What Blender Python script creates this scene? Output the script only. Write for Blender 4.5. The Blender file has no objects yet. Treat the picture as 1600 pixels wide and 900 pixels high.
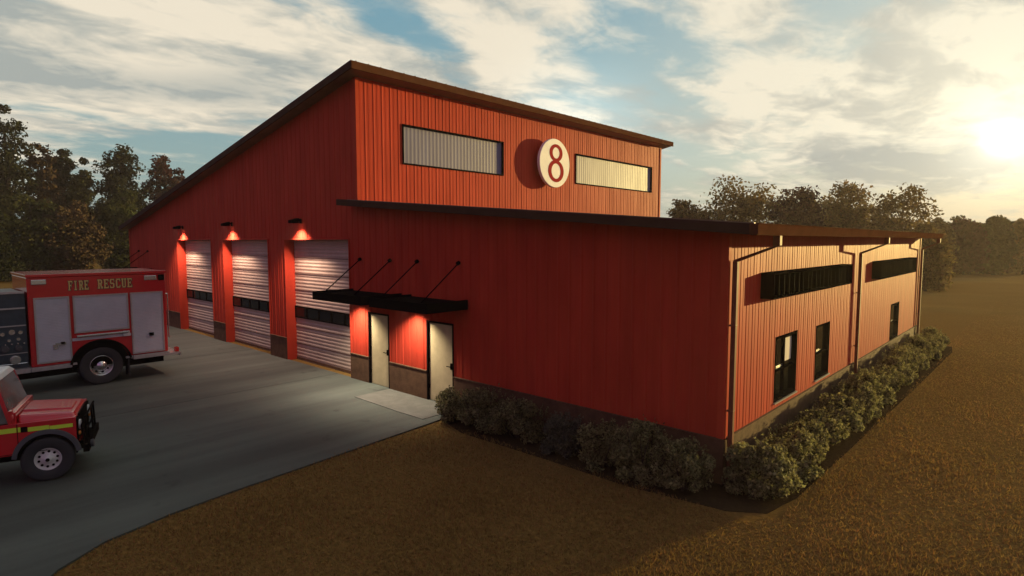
import bpy, bmesh, math, random
import numpy as np
from mathutils import Vector, Matrix
R = math.radians
sc = bpy.context.scene
col = sc.collection
random.seed(7)

# ------------------------------------------------------------------ camera
CAM = Vector((4.13, -9.88, 4.27)); PITCH = R(4.590); YAW = R(42.758); FPX = 921.7
cd = bpy.data.cameras.new('camera'); cam = bpy.data.objects.new('camera', cd); col.objects.link(cam)
cam.location = CAM; cam.rotation_euler = (R(90) - PITCH, 0, YAW)
cd.sensor_width = 36; cd.lens = FPX / 1600 * 36; cd.clip_start = .1; cd.clip_end = 3000
sc.camera = cam

def wdir(x, y):                       # direction in the world of a point of the 1600 x 900 photograph
    X, Y, Z = x - 800, 450 - y, FPX
    f = Z * math.cos(PITCH) + Y * math.sin(PITCH); u = -Z * math.sin(PITCH) + Y * math.cos(PITCH)
    return Vector((X * math.cos(YAW) - f * math.sin(YAW), X * math.sin(YAW) + f * math.cos(YAW), u)).normalized()

# ------------------------------------------------------------------ materials
def mat(name, base, rough=.6, metal=0, var=0, vscale=3, bump=0, bscale=20, emit=None, estr=0, spec=.5, island=0, stretch=(1, 1, 1), tint=None, coat=0):
    m = bpy.data.materials.new(name); m.use_nodes = True
    nt = m.node_tree; b = nt.nodes['Principled BSDF']
    b.inputs['Base Color'].default_value = (*base, 1); b.inputs['Roughness'].default_value = rough
    b.inputs['Metallic'].default_value = metal; b.inputs['Specular IOR Level'].default_value = spec
    b.inputs['Coat Weight'].default_value = coat; b.inputs['Coat Roughness'].default_value = .08
    if emit:
        b.inputs['Emission Color'].default_value = (*emit, 1); b.inputs['Emission Strength'].default_value = estr
    N = nt.nodes; L = nt.links
    if var or bump:
        tc = N.new('ShaderNodeTexCoord'); mp = N.new('ShaderNodeMapping'); mp.inputs['Scale'].default_value = stretch
        L.new(tc.outputs['Object'], mp.inputs['Vector'])
    src = None
    if var:
        nz = N.new('ShaderNodeTexNoise'); nz.inputs['Scale'].default_value = vscale; nz.inputs['Detail'].default_value = 6
        nz.inputs['Roughness'].default_value = .65
        L.new(mp.outputs[0], nz.inputs['Vector'])
        mx = N.new('ShaderNodeMix'); mx.data_type = 'RGBA'
        t = tint or tuple(c * .55 for c in base)
        lo = tuple(c * (1 - var) + d * var for c, d in zip(base, t)); hi = tuple(min(1, c * (1 + var * .5)) for c in base)
        mx.inputs[6].default_value = (*lo, 1); mx.inputs[7].default_value = (*hi, 1)
        rp = N.new('ShaderNodeMapRange'); rp.inputs[1].default_value = .32; rp.inputs[2].default_value = .68
        L.new(nz.outputs['Fac'], rp.inputs[0]); L.new(rp.outputs[0], mx.inputs[0]); src = mx.outputs[2]
        ra = N.new('ShaderNodeMapRange'); ra.inputs[3].default_value = min(1, rough * 1.2); ra.inputs[4].default_value = rough * .85
        L.new(nz.outputs['Fac'], ra.inputs[0]); L.new(ra.outputs[0], b.inputs['Roughness'])
    if island:
        g = N.new('ShaderNodeNewGeometry'); hs = N.new('ShaderNodeHueSaturation')
        v = N.new('ShaderNodeMapRange'); v.inputs[3].default_value = 1 - island; v.inputs[4].default_value = 1 + island
        h = N.new('ShaderNodeMapRange'); h.inputs[3].default_value = .48; h.inputs[4].default_value = .525
        L.new(g.outputs['Random Per Island'], v.inputs[0]); L.new(v.outputs[0], hs.inputs['Value'])
        mm = N.new('ShaderNodeMath'); mm.operation = 'MULTIPLY'; mm.inputs[1].default_value = 7.31
        fr = N.new('ShaderNodeMath'); fr.operation = 'FRACT'
        L.new(g.outputs['Random Per Island'], mm.inputs[0]); L.new(mm.outputs[0], fr.inputs[0]); L.new(fr.outputs[0], h.inputs[0])
        L.new(h.outputs[0], hs.inputs['Hue'])
        if src: L.new(src, hs.inputs['Color'])
        else: hs.inputs['Color'].default_value = (*base, 1)
        src = hs.outputs[0]
    if src: L.new(src, b.inputs['Base Color'])
    if bump:
        nb = N.new('ShaderNodeTexNoise'); nb.inputs['Scale'].default_value = bscale; nb.inputs['Detail'].default_value = 5
        L.new(mp.outputs[0], nb.inputs['Vector'])
        bp = N.new('ShaderNodeBump'); bp.inputs['Strength'].default_value = bump; bp.inputs['Distance'].default_value = .02
        L.new(nb.outputs['Fac'], bp.inputs['Height']); L.new(bp.outputs[0], b.inputs['Normal'])
    return m

M = {}
M['red'] = mat('red_wall_metal', (.43, .046, .024), .55, spec=.05, var=.30, vscale=1.1, stretch=(2.2, 2.2, .35), bump=.05, bscale=3)
M['redtrim'] = mat('red_trim', (.45, .055, .026), .6, spec=.05, var=.2, vscale=2)
M['joint'] = mat('joint_filler', (.045, .052, .044), .9)
M['pipe'] = mat('downpipe_paint', (.17, .062, .030), .6, spec=.15, var=.3, vscale=3)
M['base'] = mat('brown_masonry', (.105, .058, .032), .9, spec=.15, var=.5, vscale=5, bump=.5, bscale=30)
M['bronze'] = mat('bronze_trim', (.055, .030, .022), .65, spec=.02, var=.3, vscale=3)
M['tan'] = mat('tan_gutter_metal', (.095, .040, .021), .7, spec=0, var=.3, vscale=3)
M['roof'] = mat('roof_metal', (.14, .085, .055), .42, var=.4, vscale=2)
M['rolldoor'] = mat('pale_door_metal', (.42, .335, .27), .42, var=.25, vscale=2)
M['seam'] = mat('door_seam_rubber', (.09, .05, .04), .6)
M['khaki'] = mat('khaki_door_paint', (.46, .38, .22), .38, var=.3, vscale=2.5)
M['frame'] = mat('dark_frame', (.008, .006, .006), .8, spec=0)
M['black'] = mat('black_metal', (.006, .005, .005), .75, spec=.01, var=.3, vscale=6)
M['glass'] = mat('dark_glass', (.006, .007, .008), .10, spec=.28, var=.5, vscale=4)
M['fog'] = mat('translucent_panel', (.14, .135, .24), .5, var=.35, vscale=.8, stretch=(1, 3, .5), tint=(.15, .13, .19), spec=.25)
M['white'] = mat('sign_white', (.88, .86, .84), .6, spec=.2, var=.12, vscale=3)
M['crimson'] = mat('sign_crimson', (.33, .010, .016), .8, spec=.05)
M['lens'] = mat('lamp_lens', (1, .9, .8), .4, emit=(1, .74, .55), estr=4)
M['fred'] = mat('fire_red_paint', (.46, .012, .018), .22, var=.15, vscale=2, coat=.6)
M['silver'] = mat('shutter_aluminium', (.44, .45, .50), .38, metal=.15, var=.15, vscale=3)
M['chrome'] = mat('chrome', (.6, .6, .6), .22, metal=.9)
M['gold'] = mat('gold_lettering', (.62, .46, .16), .35)
M['goldedge'] = mat('lettering_edge', (.02, .01, .01), .5)
M['tyre'] = mat('tyre_rubber', (.022, .023, .025), .75, bump=.3, bscale=40)
M['navy'] = mat('pump_panel', (.025, .04, .055), .35, var=.5, vscale=5)
M['alu'] = mat('aluminium', (.40, .38, .38), .35, metal=.5, var=.3, vscale=8)
M['lime'] = mat('lime_stripe', (.55, .75, .05), .4)
M['greyplastic'] = mat('grey_plastic', (.06, .062, .07), .55, var=.3, vscale=6)
M['rim'] = mat('rim_paint', (.55, .54, .52), .4, var=.3, vscale=8)
M['suvglass'] = mat('car_glass', (.10, .13, .13), .08, spec=.9, var=.6, vscale=5)
M['roofwhite'] = mat('car_roof_white', (.6, .6, .6), .3)
M['amber'] = mat('lamp_amber', (.6, .2, .02), .2)
M['headlamp'] = mat('headlamp_glass', (.5, .5, .5), .1)
M['redlamp'] = mat('red_lamp', (.4, .01, .01), .2)
M['paper'] = mat('paper', (.62, .55, .50), .8)
M['leaf'] = mat('shrub_leaf', (.205, .200, .092), .7, spec=.15, island=.75, var=.4, vscale=2, tint=(.08, .05, .015))
M['leafdark'] = mat('dark_shrub_leaf', (.11, .11, .075), .7, spec=.15, island=.5)
M['stem'] = mat('stem_bark', (.045, .03, .02), .9)
M['bark'] = mat('tree_bark', (.05, .036, .026), .95, var=.5, vscale=4, bump=.6, bscale=8)
M['tgreen'] = mat('foliage_green', (.040, .050, .018), .8, spec=.1, island=.5, var=.5, vscale=.35, tint=(.055, .035, .014))
M['tdark'] = mat('foliage_dark', (.026, .030, .014), .8, spec=.1, island=.5, var=.4, vscale=.4)
M['tbrown'] = mat('foliage_brown', (.12, .088, .034), .8, spec=.1, island=.5, var=.5, vscale=.4, tint=(.10, .05, .018))
M['tumber'] = mat('foliage_umber', (.058, .036, .018), .8, spec=.1, island=.5, var=.4, vscale=.4)
M['twine'] = mat('foliage_wine', (.060, .024, .022), .8, spec=.1, island=.5, var=.4, vscale=.4)
M['grass'] = mat('grass_blade', (.24, .136, .047), .8, spec=.1, island=.22, var=.4, vscale=.7, tint=(.16, .115, .035))
M['shrub_shade_brown'] = mat('shrub_shade_brown', (.038, .025, .014), 1, spec=0, var=.6, vscale=14, bump=1, bscale=30)  # dark brown that paints the shade at the foot of the shrubs

def ground_mat():
    m = bpy.data.materials.new('lawn'); m.use_nodes = True; N = m.node_tree.nodes; L = m.node_tree.links
    b = N['Principled BSDF']; b.inputs['Roughness'].default_value = .95; b.inputs['Specular IOR Level'].default_value = 0
    tc = N.new('ShaderNodeTexCoord')
    def noise(s, d=6, r=.6):
        n = N.new('ShaderNodeTexNoise'); n.inputs['Scale'].default_value = s; n.inputs['Detail'].default_value = d
        n.inputs['Roughness'].default_value = r; L.new(tc.outputs['Object'], n.inputs['Vector']); return n.outputs['Fac']
    def mix(f, a, c):
        x = N.new('ShaderNodeMix'); x.data_type = 'RGBA'
        L.new(f, x.inputs[0])
        for i, v in ((6, a), (7, c)):
            if isinstance(v, tuple): x.inputs[i].default_value = (*v, 1)
            else: L.new(v, x.inputs[i])
        return x.outputs[2]
    def rng(f, a, c):
        r = N.new('ShaderNodeMapRange'); r.inputs[1].default_value = a; r.inputs[2].default_value = c; L.new(f, r.inputs[0]); return r.outputs[0]
    c1 = mix(rng(noise(.25), .35, .65), (.19, .125, .042), (.27, .165, .052))
    c2 = mix(rng(noise(9, 8, .75), .35, .65), (.12, .080, .026), c1)
    c3 = mix(rng(noise(.06, 3), .4, .6), c2, mix(rng(noise(12), .3, .7), (.09, .06, .018), (.23, .13, .04)))
    L.new(c3, b.inputs['Base Color'])
    bp = N.new('ShaderNodeBump'); bp.inputs['Strength'].default_value = .6; bp.inputs['Distance'].default_value = .04
    L.new(noise(28, 8, .8), bp.inputs['Height']); L.new(bp.outputs[0], b.inputs['Normal'])
    return m
M['lawn'] = ground_mat()
for k_ in ('leaf', 'leafdark', 'tgreen', 'tdark', 'tbrown', 'twine', 'grass'):      # light passes through thin leaves
    nt_ = M[k_].node_tree; pb = nt_.nodes['Principled BSDF']; tl = nt_.nodes.new('ShaderNodeBsdfTranslucent'); ms = nt_.nodes.new('ShaderNodeMixShader'); ms.inputs[0].default_value = .42
    nt_.links.new(pb.inputs['Base Color'].links[0].from_socket, tl.inputs[0]); nt_.links.new(pb.outputs[0], ms.inputs[1]); nt_.links.new(tl.outputs[0], ms.inputs[2])
    nt_.links.new(ms.outputs[0], nt_.nodes['Material Output'].inputs[0])

def concrete_mat():
    m = bpy.data.materials.new('concrete'); m.use_nodes = True; N = m.node_tree.nodes; L = m.node_tree.links
    b = N['Principled BSDF']; b.inputs['Roughness'].default_value = .8
    tc = N.new('ShaderNodeTexCoord')
    def noise(s, d=6, r=.6, st=None):
        n = N.new('ShaderNodeTexNoise'); n.inputs['Scale'].default_value = s; n.inputs['Detail'].default_value = d
        n.inputs['Roughness'].default_value = r
        mp = N.new('ShaderNodeMapping'); mp.inputs['Scale'].default_value = st or (1, 1, 1)
        L.new(tc.outputs['Object'], mp.inputs[0]); L.new(mp.outputs[0], n.inputs['Vector']); return n.outputs['Fac']
    def mul(a, c):
        x = N.new('ShaderNodeMath'); x.operation = 'MULTIPLY'
        for i, v in ((0, a), (1, c)):
            if isinstance(v, (int, float)): x.inputs[i].default_value = v
            else: L.new(v, x.inputs[i])
        return x.outputs[0]
    def rng(f, a, c, d, e):
        r = N.new('ShaderNodeMapRange'); r.inputs[1].default_value = a; r.inputs[2].default_value = c
        r.inputs[3].default_value = d; r.inputs[4].default_value = e; L.new(f, r.inputs[0]); return r.outputs[0]
    v = mul(mul(rng(noise(.22, 5), .35, .65, .78, 1.12), rng(noise(30, 6, .8), .3, .7, .86, 1.12)), rng(noise(.8, 6, .7, (1, .3, 1)), .35, .7, 1.06, .84))
    v = mul(v, rng(noise(1.0, 5, .6, (1.1, .07, 1)), .36, .62, .66, 1.12)); v = mul(v, rng(noise(1.6, 3, .5), .28, .36, .62, 1.0))
    cm = N.new('ShaderNodeVectorMath'); cm.operation = 'SCALE'; cm.inputs[0].default_value = (.068, .082, .066); L.new(v, cm.inputs['Scale'])
    L.new(cm.outputs[0], b.inputs['Base Color'])
    bp = N.new('ShaderNodeBump'); bp.inputs['Strength'].default_value = .35; bp.inputs['Distance'].default_value = .01
    L.new(noise(40, 6, .8), bp.inputs['Height']); L.new(bp.outputs[0], b.inputs['Normal'])
    return m
M['concrete'] = concrete_mat()
M['padconc'] = mat('pad_concrete', (.105, .105, .088), .8, var=.3, vscale=3, bump=.3, bscale=40)

# ------------------------------------------------------------------ mesh helpers
class MB:
    def __init__(s): s.v = []; s.f = []
    def add(s, vs, fs):
        n = len(s.v); s.v += [tuple(v) for v in vs]; s.f += [tuple(i + n for i in f) for f in fs]; return s
    def box(s, a, b):
        (x0, y0, z0), (x1, y1, z1) = a, b
        x0, x1 = min(x0, x1), max(x0, x1); y0, y1 = min(y0, y1), max(y0, y1); z0, z1 = min(z0, z1), max(z0, z1)
        return s.add([(x0, y0, z0), (x1, y0, z0), (x1, y1, z0), (x0, y1, z0), (x0, y0, z1), (x1, y0, z1), (x1, y1, z1), (x0, y1, z1)],
                     [(3, 2, 1, 0), (4, 5, 6, 7), (0, 1, 5, 4), (1, 2, 6, 5), (2, 3, 7, 6), (3, 0, 4, 7)])
    def prism(s, poly, axis, a, b):
        """poly of 2-D points in the plane across 'axis', extruded from a to b (2-D order: x->(y,z), y->(x,z), z->(x,y))"""
        def P(p, t): return {'x': (t, p[0], p[1]), 'y': (p[0], t, p[1]), 'z': (p[0], p[1], t)}[axis]
        n = len(poly); vs = [P(p, a) for p in poly] + [P(p, b) for p in poly]
        fs = [tuple(range(n)), tuple(range(2 * n - 1, n - 1, -1))] + [(i, i + n, (i + 1) % n + n, (i + 1) % n) for i in range(n)]
        return s.add(vs, fs)
    def tube(s, p, q, r, n=10, r2=None, caps=True):
        p, q = Vector(p), Vector(q); d = (q - p).normalized(); r2 = r if r2 is None else r2
        u = d.orthogonal().normalized(); w = d.cross(u)
        vs = []
        for c, rr in ((p, r), (q, r2)):
            for i in range(n):
                t = 2 * math.pi * i / n; vs.append(c + u * math.cos(t) * rr + w * math.sin(t) * rr)
        fs = [(i, (i + 1) % n, (i + 1) % n + n, i + n) for i in range(n)]
        if caps: fs += [tuple(range(n - 1, -1, -1)), tuple(range(n, 2 * n))]
        return s.add(vs, fs)
    def lathe(s, prof, c, axis=(1, 0, 0), n=32):
        """prof: (distance along axis, radius) list"""
        a = Vector(axis).normalized(); u = a.orthogonal().normalized(); w = a.cross(u); c = Vector(c); vs = []
        for t, r in prof:
            for i in range(n):
                k = 2 * math.pi * i / n; vs.append(c + a * t + (u * math.cos(k) + w * math.sin(k)) * max(r, 1e-4))
        fs = []
        for j in range(len(prof) - 1):
            for i in range(n):
                fs.append((j * n + i, j * n + (i + 1) % n, (j + 1) * n + (i + 1) % n, (j + 1) * n + i))
        return s.add(vs, fs)
    def build(s, name, m, parent=None, smooth=False, bevel=0, label=None):
        me = bpy.data.meshes.new(name); me.from_pydata(s.v, [], s.f); me.materials.append(m)
        bm = bmesh.new(); bm.from_mesh(me); bmesh.ops.recalc_face_normals(bm, faces=bm.faces); bm.to_mesh(me); bm.free()
        if smooth:
            for p in me.polygons: p.use_smooth = True
        me.update()
        o = bpy.data.objects.new(name, me); col.objects.link(o)
        if parent: o.parent = parent
        if bevel:
            bv = o.modifiers.new('bevel', 'BEVEL'); bv.width = bevel; bv.segments = 2; bv.limit_method = 'ANGLE'; bv.angle_limit = R(35)
        if label: o['label'] = label
        return o

def tag(o, label=None, cat=None, group=None, kind=None):
    if label: o['label'] = label
    if cat: o['category'] = cat
    if group: o['group'] = group
    if kind: o['kind'] = kind
    return o
def empty(name, loc, rz=0):
    o = bpy.data.objects.new(name, None); col.objects.link(o); o.location = loc; o.rotation_euler = (0, 0, rz); o.empty_display_size = .3; return o
def fast_mesh(name, verts, faces_n, m, parent=None):
    """verts (n*k,3) laid out face by face, k corners each"""
    k = faces_n; nv = len(verts); nf = nv // k
    me = bpy.data.meshes.new(name); me.vertices.add(nv); me.vertices.foreach_set('co', verts.astype(np.float32).ravel())
    me.loops.add(nv); me.loops.foreach_set('vertex_index', np.arange(nv, dtype=np.int32))
    me.polygons.add(nf); me.polygons.foreach_set('loop_start', np.arange(0, nv, k, dtype=np.int32))
    me.materials.append(m); me.update(calc_edges=True); me.validate()
    o = bpy.data.objects.new(name, me); col.objects.link(o)
    if parent: o.parent = parent
    return o

# ------------------------------------------------------------------ the ground
me = MB(); me.add([(-900, -500, 0), (500, -500, 0), (500, 1300, 0), (-900, 1300, 0)], [(0, 1, 2, 3)])
tag(me.build('lawn', M['lawn']), 'dry brown lawn running out to the tree line', kind='structure')
apr = [(-6.62, .02), (-6.45, -1.0), (-6.1, -4.5), (-5.95, -6.0), (-5.80, -7.0), (-5.55, -7.9), (-5.15, -8.5), (-4.5, -9.0), (-3.2, -9.6), (-1.5, -10.2), (-1.5, -60), (-60, -60), (-60, .02)]
tag(MB().prism(apr, 'z', -.1, .03).build('concrete_apron', M['concrete']), 'grey concrete apron in front of the station', kind='structure')
jb = MB()
for x in (-12.6, -18.9, -25.2, -31.5): jb.box((x - .012, -40, .0305), (x + .012, .0, .034))
for y in (-11.2,): jb.box((-50, y - .012, .0315), (-6.2, y + .012, .035))
tag(jb.build('apron_joints', M['joint']), 'thin dark joints cut in the concrete', kind='structure')
pd = MB(); pd.prism([(-9.72, -1.22), (-7.74, -1.26), (-6.75, -1.24), (-6.75, -.05), (-9.72, -.05)], 'z', .03, .042)
tag(pd.build('entrance_slab', M['padconc'], bevel=.008), 'paler concrete slab before the entry doors', kind='structure')
bd = MB(); bd.prism([(-6.55, -.03), (-6.45, -.9), (-5.4, -1.22), (-3.2, -1.18), (-1.2, -1.2), (.5, -.95), (1.0, -.6), (1.16, .3), (1.22, 4), (1.3, 10), (1.35, 18), (1.2, 19.4), (.03, 19.4), (.03, -.03)], 'z', -.05, .012)  # added dark strip, stands in for shade on the ground along the shrubs
tag(bd.build('shrub_shade_strip', M['shrub_shade_brown']), 'dark brown ground strip standing in for the shade along the shrubs', kind='structure')

# ------------------------------------------------------------------ the fire station
XL, X8, D8, D, WB = -34.35, -11.25, 18.05, 18.95, .79
def zu(x): return 9.05 + .1795 * (x - X8)          # underside of the upper roof
def zl(x): return 4.42 + .078 * (-x)               # underside of the lower roof
st = empty('fire_station', (0, 0, 0))
tag(st, 'large red ribbed metal fire station with two sloping roofs and three bay doors', 'building')

PITCHR, RIBD = .305, .015
def ribbed(mb, a0, a1, pt, nrm, ztop, zbot, holes, phase=0, pitch=PITCHR, dep=RIBD, side=1):
    """ribbed sheet from a0 to a1 along the wall; pt(a, out, z) gives the 3-D point; holes = (a0, a1, z0, z1)"""
    prof = []                                                     # (a, out)
    k = math.floor((a0 - phase) / pitch) - 1
    while phase + k * pitch < a1 + pitch:
        c = phase + k * pitch
        prof += [(c - .032, 0), (c - .016, dep), (c + .016, dep), (c + .032, 0), (c + pitch * .36, 0), (c + pitch * .38, .004), (c + pitch * .62, .004), (c + pitch * .64, 0)]; k += 1
    cuts = sorted({a0, a1, *[h[0] for h in holes], *[h[1] for h in holes]})
    def out(a):
        for (p, o1), (q, o2) in zip(prof, prof[1:]):
            if p <= a <= q: return o1 + (o2 - o1) * (a - p) / max(q - p, 1e-9)
        return 0
    pts = sorted({round(p, 5): (p, o) for p, o in prof if a0 < p < a1}.values()) + [(c, out(c)) for c in cuts]
    pts = sorted(pts)
    for (p, o1), (q, o2) in zip(pts, pts[1:]):
        if q - p < 1e-6: continue
        m_ = (p + q) / 2
        iv = [(None, None)]
        hz = sorted([(h[2], h[3]) for h in holes if h[0] < m_ < h[1]])
        lo = zbot; segs = []
        for z0, z1 in hz:
            if z0 > lo: segs.append((lo, z0))
            lo = max(lo, z1)
        segs.append((lo, None))
        for z0, z1 in segs:
            t0 = z1 if z1 is not None else ztop(p); t1 = z1 if z1 is not None else ztop(q)
            if t0 <= z0 and t1 <= z0: continue
            mb.add([pt(p, o1, z0), pt(q, o2, z0), pt(q, o2, t1), pt(p, o1, t0)], [(0, 1, 2, 3)])

bays = [(-26.68, -22.60), (-21.30, -17.22), (-15.90, -11.78)]
ents = [(-32.35, -31.35), (-10.80, -9.76), (-8.08, -7.00)]
DH, EH = 4.30, 2.17
front_holes = [(a, b, 0, DH) for a, b in bays] + [(a, b, 0, EH) for a, b in ents]
fpt = lambda a, o, z: (a, -o, z)
w = MB()
ribbed(w, XL, X8, fpt, None, lambda a: zu(a) + .02, WB, [h for h in front_holes if h[1] < X8])
ribbed(w, X8, 0, fpt, None, lambda a: zl(a) + .02, WB, [h for h in front_holes if h[0] > X8])
w.build('front_wall', M['red'], st)
rpt = lambda a, o, z: (o, a, z)
bandA, bandB = (1.60, 7.27, 3.20, 3.63), (10.70, 16.68, 3.14, 3.61)
lowW = [(2.48, 3.84, .95, 2.31), (5.22, 6.37, .93, 2.25), (13.80, 15.20, .82, 2.08)]
w = MB(); ribbed(w, 0, D, rpt, None, lambda a: zl(0) + .02, WB, [bandA, bandB, *lowW], dep=.0065); w.build('right_wall', M['red'], st)
cw = [(1.65, 6.27, 6.68, 7.93), (10.74, 17.20, 6.70, 7.98)]
w = MB(); ribbed(w, 0, D8, lambda a, o, z: (X8 + o, a, z), None, lambda a: 9.07, 5.2, cw, dep=.009); w.build('clerestory_wall', M['red'], st)
w = MB(); ribbed(w, 0, D8, lambda a, o, z: (XL - o, a, z), None, lambda a: zu(XL) + .02, WB, []); w.build('left_wall', M['red'], st)
w = MB(); ribbed(w, XL, X8, lambda a, o, z: (a, D8 + o, z), None, lambda a: zu(a) + .02, 0, [])
ribbed(w, X8, 0, lambda a, o, z: (a, D + o, z), None, lambda a: zl(a) + .02, 0, []); w.build('back_wall', M['red'], st)
# wainscot
b = MB()
xs = [XL - .03]
for a, c in sorted(bays + ents): xs += [a, c]
xs += [.035]
for a, c in zip(xs[::2], xs[1::2]):
    MB().prism([(-.035, 0), (.12, 0), (.12, WB), (0, WB), (0, WB + .03), (-.055, WB + .03), (-.055, WB), (-.035, WB)], 'x', a, c).build('base_course', M['base'], st, bevel=.006)
MB().prism([(-.1, 0), (.035, 0), (.035, WB), (.055, WB), (.055, WB + .031), (-.02, WB + .031), (-.02, WB), (-.1, WB)], 'y', .13, D).build('base_course', M['base'], st, bevel=.006)
MB().box((XL - .03, .13, 0), (XL + .1, D8, WB)).build('base_course', M['base'], st)
# roofs
def slab(x0, x1, zf, y0, y1, t):
    return [(x0, y0, zf(x0)), (x1, y0, zf(x1)), (x1, y1, zf(x1)), (x0, y1, zf(x0)), (x0, y0, zf(x0) + t), (x1, y0, zf(x1) + t), (x1, y1, zf(x1) + t), (x0, y1, zf(x0) + t)]
BF = [(3, 2, 1, 0), (4, 5, 6, 7), (0, 1, 5, 4), (1, 2, 6, 5), (2, 3, 7, 6), (3, 0, 4, 7)]
r = MB(); r.add(slab(XL - .25, X8 + .47, zu, -.42, D8 + .4, .19), BF)
y = -.3
while y < D8 + .3:
    r.add(slab(XL - .27, X8 + .49, lambda x: zu(x) + .18, y, y + .04, .032), BF); y += .42
r.build('upper_roof', M['roof'], st)
r = MB(); r.add(slab(X8 + .035, .56, zl, -.52, D + .45, .16), BF)
y = -.4
while y < D + .4:
    r.add(slab(X8 + .04, .58, lambda x: zl(x) + .15, y, y + .04, .03), BF); y += .42
lr = r.build('lower_roof', M['roof'], st)
f = MB(); f.add(slab(XL - .27, X8 + .48, lambda x: zu(x) - .02, -.455, -.42, .22), BF); f.build('upper_fascia', M['bronze'], st)
f = MB(); f.add(slab(X8 - .28, .60, lambda x: zl(x) - .012, -.555, -.52, .175), BF)
f.add(slab(X8 - .28, X8 + .035, zl, -.52, -.03, .17), BF); f.build('lower_fascia', M['bronze'], st)
f = MB(); f.box((X8 + .471, -.45, zu(X8 + .47) - .03), (X8 + .51, D8 + .42, zu(X8 + .47) + .195)); f.build('eave_trim', M['tan'], st, bevel=.01)
g = MB()
gx0, gx1, gz0, gz1 = .562, .70, zl(.6) - .02, zl(.6) + .17
g.prism([(gx0, gz0 + .02), (gx0 + .03, gz0), (gx1 - .02, gz0), (gx1, gz1 - .03), (gx1 + .015, gz1), (gx1 - .012, gz1), (gx1 - .03, gz0 + .03), (gx0 + .02, gz0 + .03), (gx0 + .02, gz1), (gx0, gz1)], 'y', -.56, D + .48)
g.box((gx0 + .021, -.559, gz0 + .02), (gx1, -.54, gz1 - .004)); g.build('gutter', M['tan'], lr)
# downpipes with elbows
for yy, dx in ((.10, 0), (8.78, 0), (18.80, 0)):
    p = MB(); top = yy + (.42 if yy < 18 else .0)
    p.box((gx0 + .01, top - .06, gz0 - .17), (gx1 - .01, top + .06, gz0 + .002))
    A, B = Vector((.63, top, gz0 - .17)), Vector((.10, yy, gz0 - .42))
    d = .045
    p.add([(A.x - d, A.y - d, A.z), (A.x + d, A.y - d, A.z), (A.x + d, A.y + d, A.z), (A.x - d, A.y + d, A.z),
           (B.x - d, B.y - d, B.z), (B.x + d, B.y - d, B.z - .02), (B.x + d, B.y + d, B.z - .02), (B.x - d, B.y + d, B.z)],
          [(0, 1, 2, 3), (7, 6, 5, 4), (0, 4, 5, 1), (1, 5, 6, 2), (2, 6, 7, 3), (3, 7, 4, 0)])
    p.box((.062, yy - .045, .10), (.145, yy + .045, gz0 - .43)); p.box((.058, yy - .05, .03), (.24, yy + .05, .10))
    for z in (1.3, 2.8): p.box((.03, yy - .052, z), (.150, yy + .052, z + .03))
    p.build('downpipe', M['pipe'], st, bevel=.008)
# corner trims
for x, z0, z1 in ((0, WB + .032, zl(0)), (X8, zl(X8) + .18, 9.03)):
    MB().prism([(x - .10, -.036), (x + .034, -.036), (x + .034, .08), (x + .018, .08), (x + .018, -.02), (x - .10, -.02)], 'z', z0, z1).build('corner_trim', M['redtrim'], st, bevel=.004)
MB().box((.018, D - .07, WB + .04), (.034, D + .05, zl(0))).build('corner_trim', M['redtrim'], st)
MB().box((X8 + .018, D8 - .08, 5.5), (X8 + .034, D8 + .05, 9.03)).build('corner_trim', M['redtrim'], st)
MB().box((XL - .045, -.036, WB + .04), (XL + .09, -.02, zu(XL))).build('corner_trim', M['redtrim'], st)

# bay doors
SB = .34
def bay_door(a, c):
    d = MB(); ribs = []
    z = .12
    prof = []
    while z < DH:                                                 # fine corrugation, broken by section seams
        prof += [(z, 0), (z + .025, .010), (z + .06, .010), (z + .085, 0)]; z += .12
    prof = [(.0, .0)] + [p for p in prof if p[0] < DH] + [(DH, 0)]
    for (z0, o0), (z1, o1) in zip(prof, prof[1:]):
        d.add([(a, SB - o0, z0), (c, SB - o0, z0), (c, SB - o1, z1), (a, SB - o1, z1)], [(0, 1, 2, 3)])
    o = d.build('overhead_door', M['rolldoor'], st)
    s = MB()
    for z in (.60, 1.20, 2.52, 3.10, 3.68): s.box((a, SB - .022, z - .012), (c, SB - .006, z + .012))
    s.build('section_seam', M['seam'], o)
    MB().box((a, SB - .03, .03), (c, SB - .012, .10)).build('bottom_seal', M['base'], o)
    fr = MB(); zb0, zb1 = 1.53, 1.95
    fr.box((a, SB - .05, zb0), (c, SB - .02, zb0 + .05)); fr.box((a, SB - .05, zb1 - .05), (c, SB - .02, zb1))
    n = 5; wv = (c - a) / n
    for i in range(n + 1):
        x = a + i * wv; fr.box((max(a, x - .05), SB - .05, zb0 + .051), (min(c, x + .05), SB - .02, zb1 - .051))
    fr.build('window_frame', M['black'], o, bevel=.004)
    for i in range(n):
        x = a + i * wv; MB().box((x + .05, SB - .032, zb0 + .05), (x + wv - .05, SB - .024, zb1 - .05)).build('pane', M['glass'], o)
    j = MB()
    j.box((a - .04, -.034, 0), (a + .001, SB, DH)); j.box((c - .001, -.034, 0), (c + .04, SB, DH)); j.box((a - .04, -.036, DH), (c + .04, SB, DH + .05))
    j.build('door_jamb', M['red'], o)
for a, c in bays: bay_door(a, c)

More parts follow.
